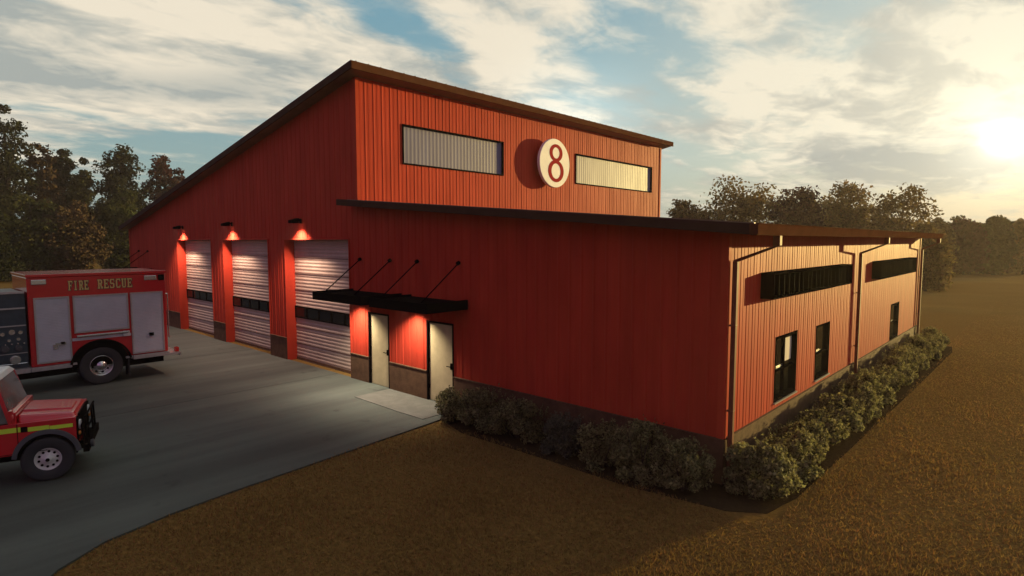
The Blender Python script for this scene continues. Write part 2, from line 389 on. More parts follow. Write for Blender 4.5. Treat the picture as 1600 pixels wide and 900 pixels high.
def entry_door(a, c):
    fr = MB(); fr.box((a, -.03, .03), (a + .05, .1, EH)); fr.box((c - .05, -.03, .03), (c, .1, EH)); fr.box((a + .051, -.03, EH - .05), (c - .051, .1, EH))
    d = MB().box((a + .055, .03, .035), (c - .055, .07, EH - .055)).build('entry_door', M['khaki'], st, bevel=.004)
    fr.build('door_frame', M['frame'], d)
    h = MB(); hx = c - .14; h.box((hx - .03, .0, .97), (hx + .03, .03, 1.13)); h.tube((hx, .0, 1.05), (hx, -.05, 1.05), .012); h.tube((hx + .02, -.05, 1.05), (hx - .12, -.05, 1.05), .011)
    h.build('handle', M['black'], d)
    for z in (.35, 1.05, 1.85): MB().box((a + .05, .015, z), (a + .075, .031, z + .11)).build('hinge', M['frame'], d)
for a, c in ents: entry_door(a, c)

# clerestory windows: ribbed translucent panels
for y0, y1, z0, z1 in cw:
    f = MB(); k = .045; X = X8
    for q in ((y0, y0 + k, z0, z1), (y1 - k, y1, z0, z1), (y0 + k, y1 - k, z0, z0 + k), (y0 + k, y1 - k, z1 - k, z1)):
        f.box((X - .08, q[0] + 1e-4, q[2]), (X + .036, q[1], q[3]))
    wn = f.build('clerestory_window', M['frame'], st)
    pn = MB(); y = y0 + k; pr = []
    while y < y1 - k: pr += [(y, 0), (y + .03, .003), (y + .07, .003), (y + .10, 0)]; y += .155
    pr = [p for p in pr if p[0] < y1 - k] + [(y1 - k, 0)]
    for (p, o1), (q, o2) in zip(pr, pr[1:]): pn.add([(X - .05 + o1, p, z0 + k), (X - .05 + o2, q, z0 + k), (X - .05 + o2, q, z1 - k), (X - .05 + o1, p, z1 - k)], [(0, 1, 2, 3)])
    pn.build('translucent_panel', M['fog'], wn)

# right wall: high strip windows in projecting louvred boxes
def strip(y0, y1, z0, z1, n):
    P = .25; f = MB()
    f.box((-.05, y0 - .03, z1), (P, y1 + .03, z1 + .035)); f.box((-.05, y0 - .03, z0 - .035), (P, y1 + .03, z0))
    f.box((-.05, y0 - .035, z0), (P - .002, y0, z1)); f.box((-.05, y1, z0), (P - .002, y1 + .035, z1))
    o = f.build('strip_window', M['frame'], st)
    wv = (y1 - y0) / n
    for i in range(n):
        MB().box((.0, y0 + i * wv + .02, z0), (.02, y0 + (i + 1) * wv - .02, z1)).build('pane', M['glass'], o)
    for i in range(1, n): MB().box((-.02, y0 + i * wv - .02, z0), (.06, y0 + i * wv + .02, z1)).build('mullion', M['black'], o)
    rr = random.Random(int(y0 * 10))
    y = y0 + .12
    while y < y1 - .05:
        a = rr.uniform(-.05, .05); lv = MB(); lv.add([(.1, y - .008, z0), (.19, y + a, z0), (.19, y + a, z1), (.1, y - .008, z1), (.1, y + .008, z0), (.19, y + a + .016, z0), (.19, y + a + .016, z1), (.1, y + .008, z1)],
            [(0, 1, 2, 3), (7, 6, 5, 4), (0, 4, 5, 1), (3, 2, 6, 7), (1, 5, 6, 2), (0, 3, 7, 4)]); y += .30
        lv.build('louvre', M['black'], o)
strip(*bandA, 6); strip(*bandB, 6)
def low_window(y0, y1, z0, z1, two, paper=False):
    f = MB(); k = .05
    for q in ((y0, y0 + k, z0, z1), (y1 - k, y1, z0, z1), (y0 + k, y1 - k, z0, z0 + k), (y0 + k, y1 - k, z1 - k, z1)): f.box((-.12, q[0], q[2]), (.013, q[1], q[3]))
    ym = (y0 + y1) / 2; zm = z0 + (z1 - z0) * .46
    if two: f.box((-.085, ym - .025, z0 + k), (-.03, ym + .025, z1 - k))
    f.box((-.085, y0 + k, zm - .02), (-.033, y1 - k, zm + .02))
    o = f.build('window', M['frame'], st)
    cells = [(y0 + k, ym), (ym, y1 - k)] if two else [(y0 + k, y1 - k)]
    for a, c in cells:
        for e, g_ in ((z0 + k, zm), (zm, z1 - k)): MB().box((-.075, a, e), (-.065, c, g_)).build('pane', M['glass'], o)
    s = MB(); s.box((-.02, y0 - .03, z0 - .03), (.045, y1 + .03, z0)); s.build('sill', M['alu'], o)
    bl = MB()
    for i in range(5): bl.box((-.064, y0 + k, zm + .03 + i * .012), (-.06, y0 + k + (y1 - y0) * (.35 + .1 * (i % 3)), zm + .036 + i * .012))
    bl.build('blind_rail', M['alu'], o)
    if paper:
        MB().box((-.064, ym + .08, zm + .12), (-.058, ym + .50, zm + .62)).build('notice', M['paper'], o)
low_window(*lowW[0], True, True); low_window(*lowW[1], False); low_window(*lowW[2], False)

# ------------------------------------------------------------------ canopies over the entry doors
def canopy(x0, x1, rods, label):
    r_ = empty('door_canopy', ((x0 + x1) / 2, 0, 2.6)); cx = (x0 + x1) / 2; tag(r_, label, 'canopy', 'black canopies over the entry doors')
    P = 1.35; z0, z1 = -.02, .22
    b = MB(); b.box((x0 - cx, -P, z0), (x1 - cx, -P + .06, z1)); b.box((x0 - cx, -P + .061, z0), (x0 - cx + .06, -.03, z1)); b.box((x1 - cx - .06, -P + .061, z0), (x1 - cx, -.03, z1))
    b.build('rim', M['black'], r_, bevel=.006)
    d = MB(); d.box((x0 - cx + .061, -P + .061, z1 - .09), (x1 - cx - .061, -.032, z1 - .05))
    x = x0 - cx + .2
    while x < x1 - cx - .1: d.box((x, -P + .062, z0 + .03), (x + .05, -.033, z1 - .091)); x += .3
    d.build('deck', M['black'], r_)
    for x in rods:
        t_ = MB(); t_.tube((x - cx, -.03, 1.13), (x - cx, -P + .12, z1), .016, 8); t_.tube((x - cx, -.03, 1.13), (x - cx, -.10, 1.10), .05, 10)
        t_.build('tie_rod', M['black'], r_)
    return r_
canopy(-11.60, -9.12, (-11.12, -9.62), 'black canopy over the left entry door, beside the nearest bay door')
canopy(-8.75, -6.45, (-8.40, -6.76), 'black canopy over the entry door next to the shrubs')
canopy(-33.1, -30.6, (-32.6, -31.1), 'black canopy at the far end of the front wall behind the fire engine')

# ------------------------------------------------------------------ wall lamps
def spot(parent, loc, watts, size=120, blend=.6, rot=(0, 0, 0), colr=(1, .80, .62)):
    ld = bpy.data.lights.new('lamp_light', 'SPOT'); ld.energy = watts; ld.spot_size = R(size); ld.spot_blend = blend; ld.color = colr; ld.shadow_soft_size = .06
    o = bpy.data.objects.new('lamp_light', ld); col.objects.link(o); o.parent = parent; o.location = loc; o.rotation_euler = rot
for x, z, lab in ((-25.85, 4.88, 'lit black wall lamp above the bay door farthest from the corner'), (-20.30, 4.93, 'lit black wall lamp above the middle bay door'), (-14.68, 4.93, 'lit black wall lamp above the bay door nearest the entry doors')):
    l = empty('wall_lamp', (x, -.03, z)); tag(l, lab, 'wall lamp', 'wall lamps over the bay doors')
    l.scale = (.78, .78, .78)
    MB().box((-.09, -.03, -.10), (.09, 0, .10)).build('back_plate', M['black'], l, bevel=.01)
    MB().tube((0, -.02, .02), (0, -.20, .06), .025).build('arm', M['black'], l)
    h = MB(); h.prism([(-.16, .12), (-.50, .02), (-.50, -.02), (-.14, -.02)], 'x', -.17, .17); h.build('shade', M['black'], l, bevel=.012)
    MB().box((-.145, -.16, -.10), (-.13, -.50, -.02)).box((.13, -.16, -.10), (.145, -.50, -.02)).box((-.13, -.50, -.10), (.13, -.485, -.02)).build('skirt', M['black'], l)
    MB().box((-.12, -.47, -.035), (.12, -.17, -.021)).build('lens', M['lens'], l)
    spot(l, (0, -.40, -.06), 560, 120, .7, (R(-2), 0, 0), (1, .68, .52))
for x, lab in ((-11.12, 'lit downlight under the left door canopy'), (-8.72 + .3, 'lit downlight under the canopy next to the shrubs')):
    l = empty('canopy_downlight', (x, -.48, 2.58)); tag(l, lab, 'downlight', 'downlights under the door canopies')
    MB().lathe([(0, .0), (0, .08), (.08, .08), (.08, 0)], (0, 0, 0), (0, 0, 1), 20).build('housing', M['black'], l)
    MB().lathe([(-.008, 0), (-.008, .06), (0, .06)], (0, 0, 0), (0, 0, 1), 20).build('lens', M['lens'], l)
    spot(l, (0, 0, -.03), 340, 124, .8, (0, 0, 0), (1, .86, .66))

# ------------------------------------------------------------------ the number sign
sg = empty('number_sign', (X8 + .10, 8.93, 7.37)); tag(sg, 'round white sign with a dark red number 8 on the upper wall', 'sign')
MB().lathe([(.11, 0), (.11, .94), (.125, .965), (.23, .965), (.245, .95), (.245, 0)], (0, 0, 0), (1, 0, 0), 64).build('disc', M['white'], sg)
MB().box((-.09, -.3, -.3), (.109, .3, .3)).build('bracket', M['frame'], sg)
nm = MB()
def ring(cy, cz, ry, rz, ty, tz, x0, x1, n=48):
    vs = []; fs = []
    for i in range(n):
        t_ = 2 * math.pi * i / n; c_, s_ = math.cos(t_), math.sin(t_)
        for x in (x0, x1):
            vs += [(x, cy + ry * c_, cz + rz * s_), (x, cy + (ry - ty) * c_, cz + (rz - tz) * s_)]
    for i in range(n):
        a = 4 * i; b_ = 4 * ((i + 1) % n)
        fs += [(a, b_, b_ + 1, a + 1), (a + 2, a + 3, b_ + 3, b_ + 2), (a, a + 2, b_ + 2, b_), (a + 1, b_ + 1, b_ + 3, a + 3)]
    return vs, fs
nm.add(*ring(.06, .41, .42, .345, .20, .125, .2455, .250)); nm.add(*ring(.06, -.31, .50, .44, .21, .135, .2455, .251))
nm.build('numeral', M['crimson'], sg, label=None)

# ------------------------------------------------------------------ fire engine (nose towards -Y)
fe = empty('fire_engine', (-17.65, -5.48, 0)); tag(fe, 'red fire engine with grey roller shutters backed up near the bay doors', 'fire engine')
def arch_poly(y0, y1, z0, z1, cs, r):
    """side outline with half-round wheel arches cut into the lower edge; cs = arch centres (y, z)"""
    pts = [(y0, z1), (y0, z0)]
    for cy, cz in cs:
        dz = z0 - cz; a0 = math.asin(max(-1, min(1, dz / r)))
        for i in range(21):
            t = (math.pi - a0) + (a0 - (math.pi - a0)) * i / 20
            pts.append((cy + r * math.cos(t), cz + r * math.sin(t)))
    pts += [(y1, z0), (y1, z1)]
    return pts
b = MB(); b.prism(arch_poly(-1.62, 1.78, .78, 3.26, [(0, .60)], .72), 'x', -1.22, 1.22)
body = b.build('body', M['fred'], fe, bevel=.02)
b = MB(); b.prism([(-1.64, 3.26), (1.80, 3.26), (1.80, 3.34), (-1.64, 3.34)], 'x', -1.25, 1.25); b.build('top_rail', M['fred'], body, bevel=.01)
def shutter(y0, y1, z0, z1):
    k = .04; f = MB(); X = 1.221
    for q in ((y0, y0 + k, z0, z1), (y1 - k, y1, z0, z1), (y0 + k, y1 - k, z0, z0 + k), (y0 + k, y1 - k, z1 - k, z1)): f.box((X, q[0], q[2]), (X + .03, q[1], q[3]))
    o = f.build('shutter_frame', M['alu'], fe)
    s = MB(); z = z0 + k
    while z < z1 - k - .01:
        z2 = min(z + .045, z1 - k)
        s.add([(X + .012, y0 + k, z), (X + .012, y1 - k, z), (X + .017, y1 - k, z + .006), (X + .017, y0 + k, z + .006), (X + .017, y1 - k, z2 - .006), (X + .017, y0 + k, z2 - .006), (X + .012, y1 - k, z2), (X + .012, y0 + k, z2)], [(0, 1, 2, 3), (3, 2, 4, 5), (5, 4, 6, 7)]); z = z2
    s.build('shutter', M['silver'], o)
    return o
s1 = shutter(-1.50, -.70, .86, 2.70); s2 = shutter(-.62, .74, 1.62, 2.70); s3 = shutter(.80, 1.68, .82, 2.70)
MB().box((1.24, -1.08, 1.34), (1.29, -.84, 1.40)).box((1.24, -1.13, 1.24), (1.28, -1.02, 1.36)).build('handle', M['chrome'], s1)
MB().box((1.24, -.95, 1.36), (1.295, -.86, 1.42)).build('lock', M['black'], s1)
MB().box((1.24, 1.26, 1.34), (1.28, 1.38, 1.43)).build('handle', M['black'], s3)
MB().box((1.224, -.58, 1.50), (1.30, .70, 1.555)).build('handrail', M['chrome'], fe, bevel=.01)
MB().box((1.222, -.68, 1.40), (1.232, .78, 1.48)).build('reflective_stripe', M['silver'], fe)
MB().box((1.222, .56, 1.40), (1.27, .74, 1.56)).build('side_lamp', M['headlamp'], fe, bevel=.01)
MB().box((-1.23, -1.64, .66), (1.26, -.72, .775)).build('sill', M['alu'], fe, bevel=.008)
MB().box((-1.23, .80, .66), (1.26, 1.80, .775)).build('sill', M['alu'], fe, bevel=.008)
for y0, y1 in ((-.72, -.60), (.62, .79)): MB().box((1.0, y0, .72), (1.25, y1, .775)).build('trim', M['alu'], fe)
fl = MB()
n = 24
vs = []; fs = []
for i in range(n + 1):
    t_ = R(10) + R(160) * i / n
    for rr, x in ((.72, 1.222), (.78, 1.222), (.78, 1.275), (.72, 1.275)): vs.append((x, rr * math.cos(t_), .60 + rr * math.sin(t_)))
for i in range(n):
    for j in range(4): fs.append((4 * i + j, 4 * i + (j + 1) % 4, 4 * i + 4 + (j + 1) % 4, 4 * i + 4 + j))
fl.add(vs, fs).build('wheel_arch', M['black'], fe)
MB().box((.3, -.70, .60), (1.18, .70, 1.30)).build('wheel_well', M['black'], fe)
def wheel(parent, c, r, w_, rimr, side, rmat, holes=8, dish=.05):
    """tyre + rim; axis along x, outer face towards side*x"""
    a = (side, 0, 0)
    ty = MB().lathe([(-w_, rimr), (-w_, r * .9), (-w_ * .85, r * .98), (-w_ * .6, r), (-w_ * .15, r), (-.01, r * .97), (0, r * .9), (-.005, r * .78), (.0, rimr * 1.06), (-.02, rimr), (-w_, rimr)], c, a, 40).build('tyre', M['tyre'], None, smooth=True)
    wl = empty('wheel', (0, 0, 0)); wl.parent = parent; ty.parent = wl
    rm = MB().lathe([(-.02, rimr), (-.012, rimr * .96), (-.05, rimr * .88), (-.05 - dish, rimr * .75), (-.04 - dish, rimr * .62), (-.02, rimr * .42), (-.015, rimr * .30), (.02, rimr * .28), (.03, rimr * .14), (.03, 0)], c, a, 32)
    rm.build('rim', rmat, wl, smooth=True)
    for i in range(holes):
        t_ = 2 * math.pi * i / holes + .2; cc = Vector(c) + Vector((side * (-.05 - dish + .012), math.cos(t_) * rimr * .68, math.sin(t_) * rimr * .68))
        MB().lathe([(0, 0), (0, rimr * .11), (.008, rimr * .11), (.008, 0)], cc, a, 10).build('hole', M['black'], wl)
    hub = MB().lathe([(.0, rimr * .17), (.045, rimr * .15), (.05, 0)], Vector(c), a, 16)
    hub.build('hub', M['black'] if rmat is M['rim'] else M['chrome'], wl)
    return wl
wheel(fe, (1.20, 0, .585), .56, .34, .30, 1, M['chrome'], 8, .10)
wheel(fe, (-1.20, 0, .585), .56, .34, .30, -1, M['chrome'], 8, .10)
wheel(fe, (1.20, -4.55, .585), .56, .30, .30, 1, M['chrome'], 8, .02)
wheel(fe, (-1.20, -4.55, .585), .56, .30, .30, -1, M['chrome'], 8, .02)
MB().box((.85, .68, .17), (1.22, .705, .80)).build('mudflap', M['tyre'], fe)
MB().box((-1.1, -4.5, .45), (1.0, 1.7, .70)).build('chassis', M['black'], fe)
s_ = MB(); s_.box((-1.2, 1.79, .66), (1.24, 2.12, .71)); s_.box((-1.2, 2.10, .60), (1.24, 2.13, .72)); s_.build('rear_step', M['alu'], fe)
MB().box((1.02, 2.0, .73), (1.18, 2.10, .86)).build('tail_lamp', M['redlamp'], fe)
h = MB(); h.tube((1.15, 1.84, 1.2), (1.15, 1.84, 2.6), .02); h.tube((1.15, 1.78, 1.2), (1.15, 1.84, 1.2), .02); h.tube((1.15, 1.78, 2.6), (1.15, 1.84, 2.6), .02); h.build('grab_rail', M['chrome'], fe)
for y in (-1.36, 1.36):
    MB().box((1.222, y - .17, 3.06), (1.26, y + .17, 3.20)).build('marker_lamp', M['chrome'], fe, bevel=.015)
MB().box((1.222, 1.58, 3.04), (1.27, 1.74, 3.22)).build('flood_lamp', M['black'], fe, bevel=.01)
# lettering, slab-serif, built of strokes: (x0,z0,x1,z1) boxes in a 1 x 1 cell
S, T = .26, .13
def serif(x, z): return [(x - .08, z - T / 2, x + S + .08, z + T / 2)]
GL = {
 'F': [(.1, 0, .36, 1), (.0, 0, .46, T), (.0, 1 - T, .95, 1), (.82, .72, .95, 1), (.36, .45, .70, .58), (.62, .36, .70, .67)],
 'I': [(.3, 0, .56, 1), (.16, 0, .70, T), (.16, 1 - T, .70, 1)],
 'R': [(.1, 0, .36, 1), (.0, 0, .46, T), (.0, 1 - T, .75, 1), (.62, .55, .88, .92), (.36, .46, .75, .58), (.52, .2, .76, .47), (.66, 0, .98, .22)],
 'E': [(.1, 0, .36, 1), (.0, 0, .95, T), (.0, 1 - T, .95, 1), (.82, .74, .95, 1), (.82, 0, .95, .27), (.36, .45, .70, .58), (.62, .36, .70, .67)],
 'S': [(.12, 1 - T, .85, 1), (.05, .52, .30, .92), (.15, .44, .80, .58), (.66, .08, .92, .50), (.08, 0, .80, T), (.05, .0, .16, .3), (.80, .7, .90, 1)],
 'C': [(.05, .14, .32, .86), (.16, 1 - T, .90, 1), (.16, 0, .85, T), (.78, .70, .92, 1), (.78, .08, .92, .30)],
 'U': [(.08, .14, .34, 1), (.0, 1 - T, .42, 1), (.18, 0, .78, T), (.66, .10, .84, 1), (.56, 1 - T, .98, 1)]}
def word(txt, y0, y1, z0, z1, slope=0):
    n = len(txt); cw_ = (y1 - y0) / n; m1 = MB(); m2 = MB()
    for i, ch in enumerate(txt):
        for k_, (a, e, c, g_) in enumerate(GL[ch]):
            ya = y0 + cw_ * (i + a * .84); yb = y0 + cw_ * (i + c * .84); za = z0 + (z1 - z0) * e; zb = z0 + (z1 - z0) * g_
            m1.box((1.2245 + .0006 * k_, ya, za), (1.232 + .0006 * k_, yb, zb)); m2.box((1.2215, ya - .010 - .0004 * k_, za - .014 - .0004 * k_), (1.2235 + .0002 * k_ / 3, yb + .018, zb + .008))
    o = m1.build('lettering', M['gold'], fe); m2.build('lettering_outline', M['goldedge'], o)  # dark outline printed around the gold letters
word('FIRE', -.70, -.20, 2.86, 3.13); word('RESCUE', .0, .90, 2.87, 3.14)
# pump bay and cab
pm = MB(); pm.box((-1.15, -2.95, .80), (1.12, -1.66, 2.85)).build('pump_housing', M['navy'], fe, bevel=.01)
for z, q, e in ((2.42, .04, 1.16), (1.95, .03, 1.15), (2.84, .06, 1.17), (1.2, .02, 1.14)): MB().box((1.121, -2.94, z), (e, -1.67, z + q)).build('panel_trim', M['alu'], fe)
MB().box((-1.2, -2.95, .66), (1.26, -1.65, .79)).build('running_board', M['alu'], fe)
rr = random.Random(3)
for (y, z, q) in ((-1.80, 1.78, .05), (-1.98, 1.80, .07), (-2.18, 1.76, .05), (-1.85, 1.60, .04), (-2.05, 1.58, .04), (-2.3, 1.6, .05), (-2.45, 1.8, .06)):
    MB().lathe([(0, q), (.03, q), (.03, q * .8), (.02, q * .78), (.02, 0)], (1.12, y, z), (1, 0, 0), 16).build('gauge', M['chrome'], fe)
for (y, z, q) in ((-1.86, 1.36, .08), (-2.15, 1.36, .10), (-2.50, 1.36, .08), (-1.95, 1.05, .12), (-2.4, 1.02, .10)):
    MB().lathe([(0, q), (.06, q), (.06, q * .8), (.10, q * .75), (.10, 0)], (1.12, y, z), (1, 0, 0), 18).build('outlet', M['greyplastic'] if rr.random() < .6 else M['chrome'], fe)
vp = MB()
for k_ in range(9): y = -1.74 - .13 * k_; vp.tube((1.12, y, 1.48), (1.17, y, 1.48), .02, 8)
vp.tube((1.15, -2.9, .93), (1.15, -1.7, .93), .018, 8); vp.build('valve_knob', M['chrome'], fe)
cab = MB(); cab.prism([(-2.98, .65), (-2.98, 2.95), (-5.35, 2.95), (-5.65, 2.75), (-5.80, 1.7), (-5.80, .65)], 'x', -1.2, 1.2); cb = cab.build('cab', M['fred'], fe, bevel=.04)
for y0, y1 in ((-4.0, -3.15), (-5.25, -4.25)): MB().box((1.195, y0, 1.8), (1.21, y1, 2.65)).build('cab_window', M['glass'], cb, bevel=.005)
MB().add([(-1.1, -5.79, 1.75), (1.1, -5.79, 1.75), (1.1, -5.67, 2.7), (-1.1, -5.67, 2.7), (-1.1, -5.83, 1.75), (1.1, -5.83, 1.75), (1.1, -5.71, 2.7), (-1.1, -5.71, 2.7)], BF).build('windscreen', M['glass'], cb)
MB().box((-1.25, -6.05, .5), (1.25, -5.8, .85)).build('bumper', M['chrome'], fe, bevel=.02)

# ------------------------------------------------------------------ red off-road car, nose along local +X
HX, HY = math.sin(R(18)), math.cos(R(18))
car = empty('off_road_car', (-8.70 - HY * .80, -8.02 + HX * .80, 0.03), R(72)); car.scale = (.93, .93, .93); tag(car, 'red off-road fire car with a yellow-green side stripe, its nose towards the bay doors', 'car')
W = .78
def cpoly(z0, z1, x0, x1, cs, r): return [(p[0], p[1]) for p in arch_poly(x0, x1, z0, z1, cs, r)]
b = MB(); b.prism(arch_poly(-3.2, .46, .58, 1.17, [(-2.36, .47), (0, .47)], .46), 'y', -W, W); cbod = b.build('body', M['fred'], car, bevel=.03)
b = MB(); b.add([(-.42, -.72, 1.15), (.47, -.70, 1.15), (.47, .70, 1.15), (-.42, .72, 1.15), (-.44, -.60, 1.30), (.41, -.58, 1.23), (.41, .58, 1.23), (-.44, .60, 1.30)], BF)
b.build('bonnet', M['fred'], car, bevel=.04)
b = MB(); b.add([(-.40, -.34, 1.29), (.36, -.30, 1.225), (.36, .30, 1.225), (-.40, .34, 1.29), (-.40, -.32, 1.325), (.34, -.28, 1.255), (.34, .28, 1.255), (-.40, .32, 1.325)], BF); b.build('bonnet_rib', M['fred'], cbod)
b = MB(); b.box((-.56, -.74, 1.15), (-.44, .74, 1.38)); b.build('bulkhead', M['fred'], car, bevel=.015)
# upper cabin: pillars, glass, roof
def quad_bar(p, q, a=.035):
    b = MB(); p, q = Vector(p), Vector(q); d = a
    vs = [p + Vector(v) for v in ((-d, -d, 0), (d, -d, 0), (d, d, 0), (-d, d, 0))] + [q + Vector(v) for v in ((-d, -d, 0), (d, -d, 0), (d, d, 0), (-d, d, 0))]
    b.add(vs, BF).build('pillar', M['fred'], cbod)
for sy in (-1, 1):
    quad_bar((-.52, sy * .74, 1.17), (-.72, sy * .66, 1.95), .028); quad_bar((-1.42, sy * .74, 1.17), (-1.42, sy * .66, 1.95), .04); quad_bar((-3.14, sy * .72, 1.17), (-3.10, sy * .65, 1.95), .05)
for sy in (-1, 1):
    MB().add([(-.56, sy * .735, 1.19), (-1.40, sy * .735, 1.19), (-1.40, sy * .66, 1.93), (-.74, sy * .66, 1.93), (-.56, sy * .725, 1.19), (-1.40, sy * .725, 1.19), (-1.40, sy * .65, 1.93), (-.74, sy * .65, 1.93)], BF).build('side_window', M['suvglass'], car)
    MB().add([(-1.47, sy * .74, 1.17), (-3.1, sy * .74, 1.17), (-3.1, sy * .66, 1.94), (-1.47, sy * .66, 1.94), (-1.47, sy * .72, 1.17), (-3.1, sy * .72, 1.17), (-3.1, sy * .64, 1.94), (-1.47, sy * .64, 1.94)], BF).build('rear_side_panel', M['fred'], car)
MB().add([(-.52, -.70, 1.37), (-.52, .70, 1.37), (-.70, .63, 1.94), (-.70, -.63, 1.94), (-.53, -.70, 1.36), (-.53, .70, 1.36), (-.71, .63, 1.93), (-.71, -.63, 1.93)], BF).build('windscreen', M['suvglass'], car)
MB().box((-3.15, -.72, 1.17), (-3.10, .72, 1.93)).build('rear_wall', M['fred'], car)
b = MB(); b.add([(-3.2, -.72, 1.945), (-.68, -.72, 1.945), (-.68, .72, 1.945), (-3.2, .72, 1.945), (-3.15, -.63, 2.04), (-.76, -.63, 2.04), (-.76, .63, 2.04), (-3.15, .63, 2.04)], BF); b.build('roof', M['roofwhite'], car, bevel=.025)
MB().box((-3.0, -W - .004, .60), (.0, -W + .01, .61)).build('sill_trim', M['black'], car)
b = MB(); b.box((-.43, -W - .003, .60), (-.418, -W - .001, 1.16)); b.box((-1.40, -W - .003, .60), (-1.388, -W - .001, 1.16)); b.build('door_gap', M['black'], cbod)
# stripe: stepped band, darker break at the vent
for a_, c_, z0, z1 in ((-3.1, -.435, 1.01, 1.10), (-.415, -.375, 1.01, 1.10), (-.27, .05, 1.00, 1.08), (.055, .41, .99, 1.06)):
    MB().box((a_, -W - .006, z0), (c_, -W - .001, z1)).build('side_stripe', M['lime'], car)
MB().box((-.37, -W - .012, 1.0), (-.275, -W - .001, 1.10)).build('vent', M['black'], car)
for cx_ in (0, -2.36):
    vs = []; fs = []; n = 24
    for i in range(n + 1):
        t_ = R(6) + R(168) * i / n
        for rr_, y in ((.455, -W - .002), (.535, -W - .002), (.53, -W - .05), (.455, -W - .055)): vs.append((cx_ + rr_ * math.cos(t_), y, .47 + rr_ * math.sin(t_)))
    for i in range(n):
        for j in range(4): fs.append((4 * i + j, 4 * i + (j + 1) % 4, 4 * i + 4 + (j + 1) % 4, 4 * i + 4 + j))
    fs += [(0, 1, 2, 3), tuple(4 * n + j for j in (3, 2, 1, 0))]
    MB().add(vs, fs).build('wheel_arch', M['greyplastic'], car)
    MB().box((cx_ - .44, -.62, .42), (cx_ + .44, .62, .98)).build('wheel_well', M['black'], car)
    for sd in (1, -1):
        wl = wheel(car, (0, 0, 0), .42, .24, .215, 1, M['rim'], 10, .01)
        wl.location = (cx_, -sd * (W + .01), .42); wl.rotation_euler = (0, 0, R(-90) if sd == 1 else R(90))
b = MB(); b.prism([(-.74, .70), (.74, .70), (.74, 1.13), (.50, 1.13), (.50, 1.17), (-.50, 1.17), (-.50, 1.13), (-.74, 1.13)], 'x', .455, .49); b.build('grille', M['black'], car)
for sy in (-1, 1): MB().lathe([(0, .10), (.03, .095), (.045, 0)], (.49, sy * .60, .98), (1, 0, 0), 20).build('headlamp', M['headlamp'], car)
for sy in (-1, 1): MB().lathe([(0, .04), (.03, .035), (.035, 0)], (.49, sy * .70, .84), (1, 0, 0), 12).build('indicator', M['amber'], car)
MB().box((.55, -.78, .46), (.65, .78, .62)).build('bumper', M['black'], car, bevel=.01)
MB().box((.40, -.5, .46), (.55, .5, .60)).build('chassis', M['black'], car)
b = MB()
for y in (-.62, -.30, .30, .62): b.tube((.60, y, .58), (.58, y, 1.12), .019, 10)
for z in (.84, 1.12): b.tube((.59, -.64, z), (.59, .64, z), .019, 10)
b.tube((.585, -.62, 1.1), (.54, -.73, .98), .019, 10); b.tube((.54, -.73, .98), (.59, -.73, .60), .019, 10)
b.build('bull_bar', M['black'], car)
MB().lathe([(0, .07), (.04, .08), (.055, .06), (.055, 0)], (.65, -.55, .56), (1, 0, 0), 16).build('fog_lamp', M['greyplastic'], car)
b = MB(); b.tube((-.50, -.76, 1.25), (-.46, -.88, 1.36), .012, 8); b.box((-.50, -.95, 1.28), (-.45, -.83, 1.46)); b.build('mirror', M['fred'], car)
MB().box((-2.9, -.35, .35), (-.2, .35, .60)).build('underbody', M['black'], car)

